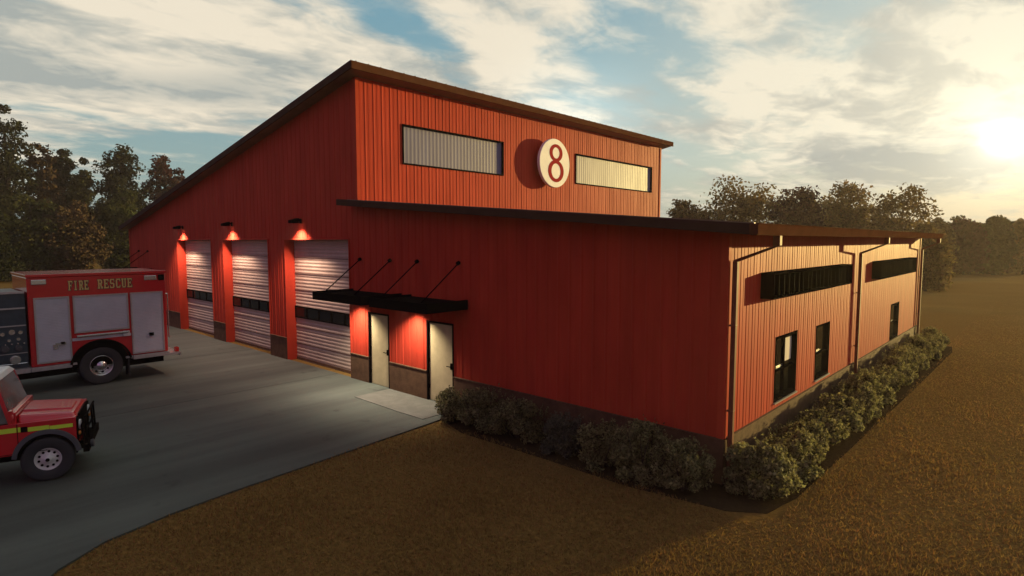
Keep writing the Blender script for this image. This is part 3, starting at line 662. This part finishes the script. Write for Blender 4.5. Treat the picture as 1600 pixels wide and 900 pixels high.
# ------------------------------------------------------------------ shrubs
def leaves(rg, centres, radii, per, size, flat=.5):
    """little four-cornered leaves spread through clumps"""
    C = np.repeat(centres, per, 0); Rr = np.repeat(radii, per, 0); n = len(C)
    d = rg.normal(size=(n, 3)); d /= np.linalg.norm(d, axis=1)[:, None]
    r = rg.random(n) ** .45
    P = C + d * (r[:, None] * Rr)
    nrm = d * .6 + rg.normal(size=(n, 3)) * .7; nrm /= np.linalg.norm(nrm, axis=1)[:, None]
    t = np.cross(nrm, rg.normal(size=(n, 3))); t /= np.linalg.norm(t, axis=1)[:, None]
    s = np.cross(nrm, t); k = size * (.6 + .8 * rg.random(n))[:, None]
    V = np.stack([P - t * k, P + s * k * flat, P + t * k, P - s * k * flat], 1)
    return V.reshape(-1, 3)
def shrub(i, x, y, w_, d_, h_, label, dark=False, spiky=.3, boxy=False):
    rg = np.random.default_rng(100 + i)
    sh = empty('shrub', (x, y, 0)); tag(sh, label, 'shrub', 'shrubs planted along the station walls')
    n = 40; c = []
    while len(c) < n:
        p = rg.uniform(-1, 1, 3); p[2] = abs(p[2])
        q = np.abs(p)
        if boxy and (q ** 4).sum() < 1.1 or (not boxy and (q ** 2.2).sum() < 1): c.append((p[0] * w_ / 2 * .86, p[1] * d_ / 2 * .86, .10 + p[2] * h_ * .80))
    c = np.array(c); rad = np.tile(np.array([[.17, .17, .14]]), (n, 1)) * rg.uniform(.6, 1.25, (n, 1))
    V = leaves(rg, c, rad, int(150 * (w_ * d_ * h_) ** .5) + 60, .033)
    # upright sprigs that break the outline
    m_ = int(40 * spiky * 3); sx = rg.uniform(-1, 1, (m_, 2)) * np.array([w_ / 2, d_ / 2]) * .8
    parts = [V]
    for a in sx:
        e = 1 - (abs(a[0]) / (w_ / 2)) ** 2 * .6; base = np.array([a[0], a[1], h_ * e * .8]); tip = base + np.array([rg.normal() * .08, rg.normal() * .08, rg.uniform(.08, .26)])
        cc = base + (tip - base) * rg.random((8, 1)); parts.append(leaves(rg, cc, np.full((8, 3), .025), 2, .024, .4))
    fast_mesh('foliage', np.concatenate(parts), 4, M['leafdark'] if dark else M['leaf'], sh)
    b = MB()
    for k_ in range(9):
        a = rg.uniform(0, 6.28); rr_ = rg.uniform(.2, .42)
        b.tube((rg.normal() * .05, rg.normal() * .05, 0), (math.cos(a) * rr_ * w_, math.sin(a) * rr_ * d_, h_ * rg.uniform(.6, .85)), .014, 5, .005)
    b.build('stem', M['stem'], sh)
SH = [(-6.20, -.62, 1.25, .95, .72, 'low olive shrub right beside the khaki entry door', 0, .3, 0),
      (-5.25, -.68, 1.40, 1.05, .95, 'rounded olive shrub second from the entry door', 0, .4, 0),
      (-4.25, -.66, 1.30, 1.0, .90, 'olive shrub just before the gap with the small dark shrub', 0, .3, 0),
      (-2.98, -.72, .85, .75, .80, 'small dark loose shrub in the gap on the front wall', 1, .6, 0),
      (-1.95, -.68, 1.15, .95, .86, 'olive shrub just right of the small dark one on the front wall', 0, .3, 0),
      (-1.15, -.72, 1.15, 1.0, 1.08, 'tallest olive shrub on the front wall near the corner', 0, .5, 0),
      (-.40, -.66, 1.0, .95, .84, 'olive shrub at the front wall end touching the corner downpipe', 0, .3, 0),
      (.62, .10, .98, 1.05, .98, 'large boxy clipped shrub just round the corner from the front wall', 0, .1, 1)]
rg0 = np.random.default_rng(5); yy = 1.25; k = 0
names = ['shrub next behind the boxy corner shrub', 'shrub below the nearer edge of the double window with the notice', 'shrub below the farther edge of the double window', 'shrub between the two near windows', 'shrub below the single window before the middle downpipe',
         'shrub just past the single window', 'shrub just short of the middle downpipe', 'shrub at the foot of the middle downpipe', 'shrub just past the middle downpipe', 'shrub midway between the middle downpipe and the far window', 'shrub two places before the far narrow window', 'shrub one place before the far narrow window', 'shrub below the far narrow window', 'shrub just past the far narrow window', 'last but one shrub of the right wall row', 'last shrub at the far end of the right wall row']
while yy < 18.6 and k < len(names):
    h_ = .62 + .25 * rg0.random() + (.12 if k > 3 else 0)
    SH.append((.66 + rg0.uniform(-.04, .08), yy, .95 + .2 * rg0.random(), 1.28, h_, 'olive ' + names[k], 0, .3, 0)); yy += 1.13; k += 1
SH = [(a[0], a[1], a[2] * 1.08, a[3] * 1.08, a[4] * 1.0) + a[5:] for a in SH]
for i, s_ in enumerate(SH): shrub(i, *s_[:6], dark=s_[6], spiky=s_[7], boxy=s_[8])

# ------------------------------------------------------------------ trees
def tree(i, px, top, wpx, Z, label, m, kind='tree', low=.22, taper=0.0, group='trees beyond the lawn'):
    rg = np.random.default_rng(500 + i)
    d = wdir(px, 376); fw = Vector((-math.sin(YAW), math.cos(YAW), 0)); t = Z / d.dot(fw)
    x, y = CAM.x + d.x * t, CAM.y + d.y * t
    h_ = CAM.z + (376 - top) / FPX * Z * 1.0; rw = wpx * 1.15 / FPX * Z / 2 * math.cos(math.atan((px - 800) / FPX))
    tr = empty(kind, (x, y, 0)); tag(tr, label, 'tree', group)
    n = 150; c = []; zc0 = h_ * low
    while len(c) < n:
        p = rg.uniform(-1, 1, 3)
        f_ = (p[2] + 1) / 2
        env = (math.sin(math.pi * min(1, f_ * .88 + .12)) ** .33) * (1 - taper * f_)
        if p[0] ** 2 + p[1] ** 2 < env ** 2: c.append((p[0] * rw * .82, p[1] * rw * .82, zc0 + f_ * (h_ - zc0) * .97))
    c = np.array(c); s = rw * .30
    rad = np.array([[1, 1, .75]]) * s * rg.uniform(.55, 1.2, (n, 1))
    V = leaves(rg, c, rad, 75, max(.10, .0042 * Z * .62), .6)
    fast_mesh('crown', V, 4, m, tr)
    b = MB(); b.tube((0, 0, 0), (0, 0, h_ * .5), .022 * h_, 8, .014 * h_, caps=False); b.tube((0, 0, h_ * .5), (0, 0, h_ * .85), .014 * h_, 7, .004 * h_)
    for k_ in range(0, n, 7): q = c[k_]; b.tube((0, 0, min(q[2] * .75, h_ * .7)), tuple(q), .006 * h_, 5, .002 * h_)
    b.build('trunk', M['bark'], tr)
T = [(-42, 171, 129, 72, 'tall dark tree cut by the left edge of the photo', 'tdark', .15, .2), (18, 166, 108, 74, 'tallest dark tree at the left, its pointed top above all others', 'tdark', .12, .35),
     (72, 224, 84, 78, 'dark brownish tree right of the tallest one at the left', 'tumber', .12, .2), (104, 229, 66, 84, 'narrow dark tree between the brownish one and the green one', 'tdark', .14, .3),
     (133, 246, 68, 80, 'slim green tree just left of the isolated pointed tree', 'tgreen', .10, .5), (195, 210, 101, 84, 'isolated pointed dark tree standing clear against the sky', 'tdark', .10, .45),
     (262, 241, 77, 88, 'rounded wine-coloured tree just above the low end of the roof', 'twine', .15, .15), (190, 298, 101, 74, 'low broad green tree in front of the pointed tree', 'tgreen', .10, .1),
     (50, 301, 129, 64, 'low leafy green tree in front of the tallest tree at the left', 'tgreen', .10, .1), (118, 314, 99, 66, 'low brown-green bushy tree above the middle of the fire engine', 'tumber', .06, .1), (236, 326, 82, 82, 'low dark tree just left of the low roof end', 'tdark', .05, .1),
     (-12, 326, 94, 60, 'low dark bushy tree at the left edge above the pump panel', 'tdark', .05, .1),
     (1072, 312, 90, 64, 'small tree just right of the upper wall, lowest of the row over the roof', 'tbrown', .2, .1), (1158, 278, 140, 66, 'broad olive brown tree behind the lower roof, leftmost of the big ones', 'tbrown', .2, .15),
     (1240, 291, 98, 62, 'dark wine-coloured tree behind the lower roof', 'twine', .2, .1), (1326, 287, 112, 64, 'olive tree behind the roof between the wine-coloured one and the corner one', 'tbrown', .2, .2),
     (1284, 312, 90, 68, 'small olive tree in the dip between two bigger trees behind the roof', 'tbrown', .2, .1), (1408, 290, 124, 56, 'large brown tree over the far corner of the lower roof', 'tbrown', .06, .1),
     (1450, 345, 84, 50, 'low leafy tree hanging just past the far corner of the station', 'tbrown', .04, .1)]
for i, (px, top, wpx, Z, lab, mk, low, tp) in enumerate(T): tree(i, px, top, wpx, Z, lab, M[mk], 'tree', low, tp)
TL = ['first hazy tree of the far row, nearest the station corner', 'second hazy tree of the far row counted from the station', 'third hazy tree of the far row counted from the station', 'fourth hazy tree of the far row counted from the station', 'fifth hazy tree of the far row counted from the station', 'sixth hazy tree of the far row counted from the station', 'last tree of the far row at the right edge', 'tree of the far row cut by the right edge']
for i, lab in enumerate(TL):
    tree(40 + i, 1462 + i * 23, 342 - 6 * (i % 3 == 1) + 4 * (i % 2), 58 + 6 * (i % 3), 74 + 3 * (i % 2), lab, M[('tbrown', 'tgreen', 'twine')[i % 3]], 'tree', .05, .0, 'far row of trees at the right')

# ------------------------------------------------------------------ grass blades on the near lawn
def grass():
    rg = np.random.default_rng(9); N_ = 480000
    # denser near the camera: polar sampling in front of it
    r = 4.5 + 52 * rg.random(N_) ** 1.9; a = YAW + R(50) - R(100) * rg.random(N_)
    x = CAM.x - np.sin(a) * r; y = CAM.y + np.cos(a) * r
    ax = np.interp(-y, [-.02, 1.0, 4.5, 6, 7, 7.9, 8.5, 9, 9.6, 10.2], [-6.62, -6.45, -6.1, -5.95, -5.8, -5.55, -5.15, -4.5, -3.2, -1.5])
    keep = ((y < -.02) & (x > ax - .07 * rg.random(len(x)) ** 2)) | (x > .1)
    keep &= ~((x > -6.5) & (x < 1.0) & (y > -1.05)) & ~((x > 0) & (x < 1.2) & (y > -.7) & (y < 19.4))
    x, y, r = x[keep], y[keep], r[keep]; n = len(x)
    h_ = rg.uniform(.02, .06, n) * np.clip(1.25 - r / 46, .15, 1) * (1 + .4 * np.sin(x * 1.7) * np.sin(y * 1.3)); w_ = .005 + r * .0004
    t = rg.random(n) * 6.283; lx = rg.normal(size=n) * .03; ly = rg.normal(size=n) * .03
    A = np.stack([x - np.cos(t) * w_, y - np.sin(t) * w_, np.zeros(n)], 1); B = np.stack([x + np.cos(t) * w_, y + np.sin(t) * w_, np.zeros(n)], 1); C_ = np.stack([x + lx, y + ly, h_], 1)
    o = fast_mesh('grass', np.stack([A, B, C_], 1).reshape(-1, 3), 3, M['grass'])
    tag(o, 'short dry grass blades covering the near lawn', 'grass', kind='stuff')
grass()

# ------------------------------------------------------------------ evening haze
hz = MB().box((-150, -45, -1), (75, 105, 26)).build('haze', M['lawn']); hm = bpy.data.materials.new('haze'); hm.use_nodes = True; hn = hm.node_tree
hn.nodes.remove(hn.nodes['Principled BSDF']); pv = hn.nodes.new('ShaderNodeVolumePrincipled'); pv.inputs['Density'].default_value = .0005; pv.inputs['Color'].default_value = (1, .84, .76, 1); pv.inputs['Anisotropy'].default_value = .45
hn.links.new(pv.outputs[0], hn.nodes['Material Output'].inputs['Volume']); hz.data.materials.clear(); hz.data.materials.append(hm)
tag(hz, 'thin warm evening haze over the whole site', kind='stuff')

# ------------------------------------------------------------------ light
SUN_AZ, SUN_EL = R(17), R(5.2)         # clockwise from +Y
sd = Vector((math.sin(SUN_AZ) * math.cos(SUN_EL), math.cos(SUN_AZ) * math.cos(SUN_EL), math.sin(SUN_EL)))
ld = bpy.data.lights.new('sun', 'SUN'); ld.energy = 5; ld.angle = R(.6); ld.color = (1, .74, .25)
so = bpy.data.objects.new('sun', ld); col.objects.link(so); so.rotation_euler = (-sd).to_track_quat('-Z', 'Y').to_euler(); so.location = sd * 80

wd = bpy.data.worlds.new('World'); sc.world = wd; wd.use_nodes = True
nt = wd.node_tree; N = nt.nodes; L = nt.links; N.clear()
out = N.new('ShaderNodeOutputWorld'); bg = N.new('ShaderNodeBackground'); L.new(bg.outputs[0], out.inputs[0])
tc = N.new('ShaderNodeTexCoord'); nm_ = N.new('ShaderNodeVectorMath'); nm_.operation = 'NORMALIZE'; L.new(tc.outputs['Generated'], nm_.inputs[0]); DIR = nm_.outputs[0]
def mth(op, a, b=0.0, c=None, clamp=False):
    x = N.new('ShaderNodeMath'); x.operation = op; x.use_clamp = clamp
    for i, v in enumerate((a, b) if c is None else (a, b, c)):
        if isinstance(v, (int, float)): x.inputs[i].default_value = v
        else: L.new(v, x.inputs[i])
    return x.outputs[0]
def dot(v):
    x = N.new('ShaderNodeVectorMath'); x.operation = 'DOT_PRODUCT'; L.new(DIR, x.inputs[0]); x.inputs[1].default_value = v; return x.outputs['Value']
def rng(f, a, c, d=0., e=1., smooth=False):
    r_ = N.new('ShaderNodeMapRange'); r_.interpolation_type = 'SMOOTHSTEP' if smooth else 'LINEAR'
    for i, v in enumerate((a, c, d, e)): r_.inputs[i + 1].default_value = v
    L.new(f, r_.inputs[0]); return r_.outputs[0]
def mix(f, a, c, mode='MIX'):
    x = N.new('ShaderNodeMix'); x.data_type = 'RGBA'; x.blend_type = mode
    for i, v in ((0, f), (6, a), (7, c)):
        if isinstance(v, tuple): x.inputs[i].default_value = (*v, 1)
        elif isinstance(v, (int, float)): x.inputs[i].default_value = v
        else: L.new(v, x.inputs[i])
    return x.outputs[2]
def blob(px, py, rx, ry, rot=0):
    """soft elliptic patch of sky, centre given by its direction, radii in degrees-ish"""
    D_ = wdir(px, py); X_ = Vector((D_.y, -D_.x, 0)).normalized(); Y_ = X_.cross(D_).normalized() if True else None
    c_, s_ = math.cos(R(rot)), math.sin(R(rot)); A = (X_ * c_ + Y_ * s_) / math.tan(R(rx)); B = (-X_ * s_ + Y_ * c_) / math.tan(R(ry))
    a = dot(A); b_ = dot(B); f = mth('ADD', mth('MULTIPLY', a, a), mth('MULTIPLY', b_, b_))
    e = mth('EXPONENT', mth('MULTIPLY', f, -1.0)); return mth('MULTIPLY', e, mth('GREATER_THAN', dot(D_), 0.0))
sep = N.new('ShaderNodeSeparateXYZ'); L.new(DIR, sep.inputs[0]); SX, SY, SZ = sep.outputs
den = mth('ADD', mth('MAXIMUM', SZ, 0.0), .10)
cmb = N.new('ShaderNodeCombineXYZ'); L.new(mth('DIVIDE', SX, den), cmb.inputs[0]); L.new(mth('DIVIDE', SY, den), cmb.inputs[1])
def cn(scale, st, rot, off=(0, 0, 0), det=9, rough=.58, dist=.5):
    mp = N.new('ShaderNodeMapping'); mp.inputs['Rotation'].default_value = (0, 0, R(rot)); mp.inputs['Scale'].default_value = (*st, 1); mp.inputs['Location'].default_value = off
    L.new(cmb.outputs[0], mp.inputs[0]); n_ = N.new('ShaderNodeTexNoise'); n_.inputs['Scale'].default_value = scale; n_.inputs['Detail'].default_value = det
    n_.inputs['Roughness'].default_value = rough; n_.inputs['Distortion'].default_value = dist; L.new(mp.outputs[0], n_.inputs['Vector']); return n_.outputs['Fac']
n1 = cn(1.1, (1.0, .45), -14, (3.1, 1.7, 0)); n2 = cn(2.8, (1.0, .55), -20, (7.7, 4.1, 0), det=10, rough=.60); n3 = cn(1.5, (1, .5), -10, (1.3, 9.2, 0), det=9); n4 = cn(5.5, (1, .7), -25, (4.3, 2.2, 0), det=8, rough=.6)
dens = mth('ADD', mth('ADD', mth('MULTIPLY', n1, .45), mth('MULTIPLY', n2, .35)), mth('MULTIPLY', n4, .20))
bl = [(600, 25, 6, 2.4, -28, -.12), (690, 80, 4.5, 2.0, -30, -.12), (480, 30, 4, 1.5, -20, -.07), (955, 100, 4, 1.3, -20, -.09), (1300, 40, 3, 4, 60, -.10), (1010, 50, 7, 1.2, -28, -.08), (200, 60, 16, 6, 0, .17), (1500, 50, 7, 3.5, -18, .08), (1180, 60, 12, 4, -18, .05), (1250, 200, 9, 3, 0, .05), (1150, 140, 3.4, 1.9, 0, .14),
      (1400, 190, 14, 5, 0, .06), (80, 235, 12, 2.2, 0, -.06), (300, 245, 9, 3, 0, -.10), (1100, 260, 9, 2.2, -4, -.10), (800, 60, 8, 4, 0, .05), (1530, 325, 8, 1.6, 0, -.10), (950, 250, 4, 2, 0, -.06)]
for px, py, rx, ry, ro, k in bl: dens = mth('ADD', dens, mth('MULTIPLY', blob(px, py, rx, ry, ro), k))
cover = rng(dens, .405, .55, 0, 1, True)
# sun glow where the photograph shows the low sun
sun_d = wdir(1572, 216)
cs = dot(sun_d); glow_w = mth('POWER', mth('MAXIMUM', cs, 0.0), 9); glow_m = mth('POWER', mth('MAXIMUM', cs, 0.0), 110); glow_c = mth('ADD', mth('MULTIPLY', mth('POWER', mth('MAXIMUM', cs, 0.0), 7000), .42), mth('MULTIPLY', mth('POWER', mth('MAXIMUM', cs, 0.0), 700), .09))
glow2 = blob(905, 185, 6, 4.5)
nish = N.new('ShaderNodeTexSky'); nish.sky_type = 'NISHITA'; nish.sun_disc = False; nish.sun_elevation = SUN_EL; nish.sun_rotation = SUN_AZ; nish.dust_density = 1.5
elev = rng(SZ, .05, .50)
base = mix(elev, (.20, .29, .29), (.07, .23, .33))
base = mix(mth('MULTIPLY', glow_w, .75), base, (.48, .50, .42))
nsc = mix(1.0, nish.outputs[0], (.03, .03, .03), 'MULTIPLY')
base = mix(1.0, base, nsc, 'ADD')
light = rng(mth('ADD', n3, mth('MULTIPLY', mth('SUBTRACT', n4, .5), .5)), .35, .64, 0, 1, True)
for px, py, rx, ry, ro, k in [(90, 125, 13, 1.6, 2, -.8), (385, 128, 6, 2.6, 0, -.7), (1450, 252, 8, 1.4, 3, -.8), (1530, 322, 9, 1.5, 0, -.7), (980, 130, 5, 2.2, 0, -.35), (30, 35, 8, 2, 0, -.5), (480, 200, 9, 2.5, 0, .3), (1150, 140, 4, 2.2, 0, .6), (1500, 50, 7, 3.5, -18, .5), (250, 60, 12, 3.5, 0, .5), (1350, 180, 10, 4, 0, .3), (120, 175, 9, 1.5, 3, .6), (60, 190, 8, 1, 3, -.4)]:
    light = mth('ADD', light, mth('MULTIPLY', blob(px, py, rx, ry, ro), k))
light = mth('MAXIMUM', mth('MINIMUM', light, 1.0), 0.0)
cl = mix(light, (.33, .36, .34), (.72, .65, .52))
cl = mix(glow_w, cl, mix(light, (.36, .38, .35), (.75, .71, .57)))
sky = mix(cover, base, cl)
low = rng(SZ, 0.0, .13, 1, 0, True)
sky = mix(mth('MULTIPLY', low, .8), sky, mix(glow_w, (.24, .30, .28), (.50, .44, .30)))
sky = mix(1.0, sky, mix(glow_m, (0., 0., 0.), (.17, .155, .10)), 'ADD')
sky = mix(1.0, sky, mix(glow_c, (0., 0., 0.), (4., 3.7, 2.9)), 'ADD')
sky = mix(1.0, sky, mix(glow2, (0., 0., 0.), (.16, .20, .20)), 'ADD')
# the half of the sky away from the sunset is dusky
back = rng(dot(Vector((math.sin(SUN_AZ - R(30)), math.cos(SUN_AZ - R(30)), 0))), -.55, .25, 0, 1, True)
sky = mix(back, mix(1.0, sky, (.54, .28, .52), 'MULTIPLY'), sky)
sky = mix(rng(SZ, -.02, 0.0), (.05, .035, .02), sky)
L.new(sky, bg.inputs[0]); bg.inputs[1].default_value = .90

vs_ = sc.view_settings; vs_.view_transform = 'Standard'; vs_.look = 'None'; vs_.exposure = .42; vs_.gamma = 1; vs_.use_curve_mapping = False
sc.cycles.use_denoising = True; sc.cycles.max_bounces = 6
sc.render.resolution_x = 1024; sc.render.resolution_y = 576
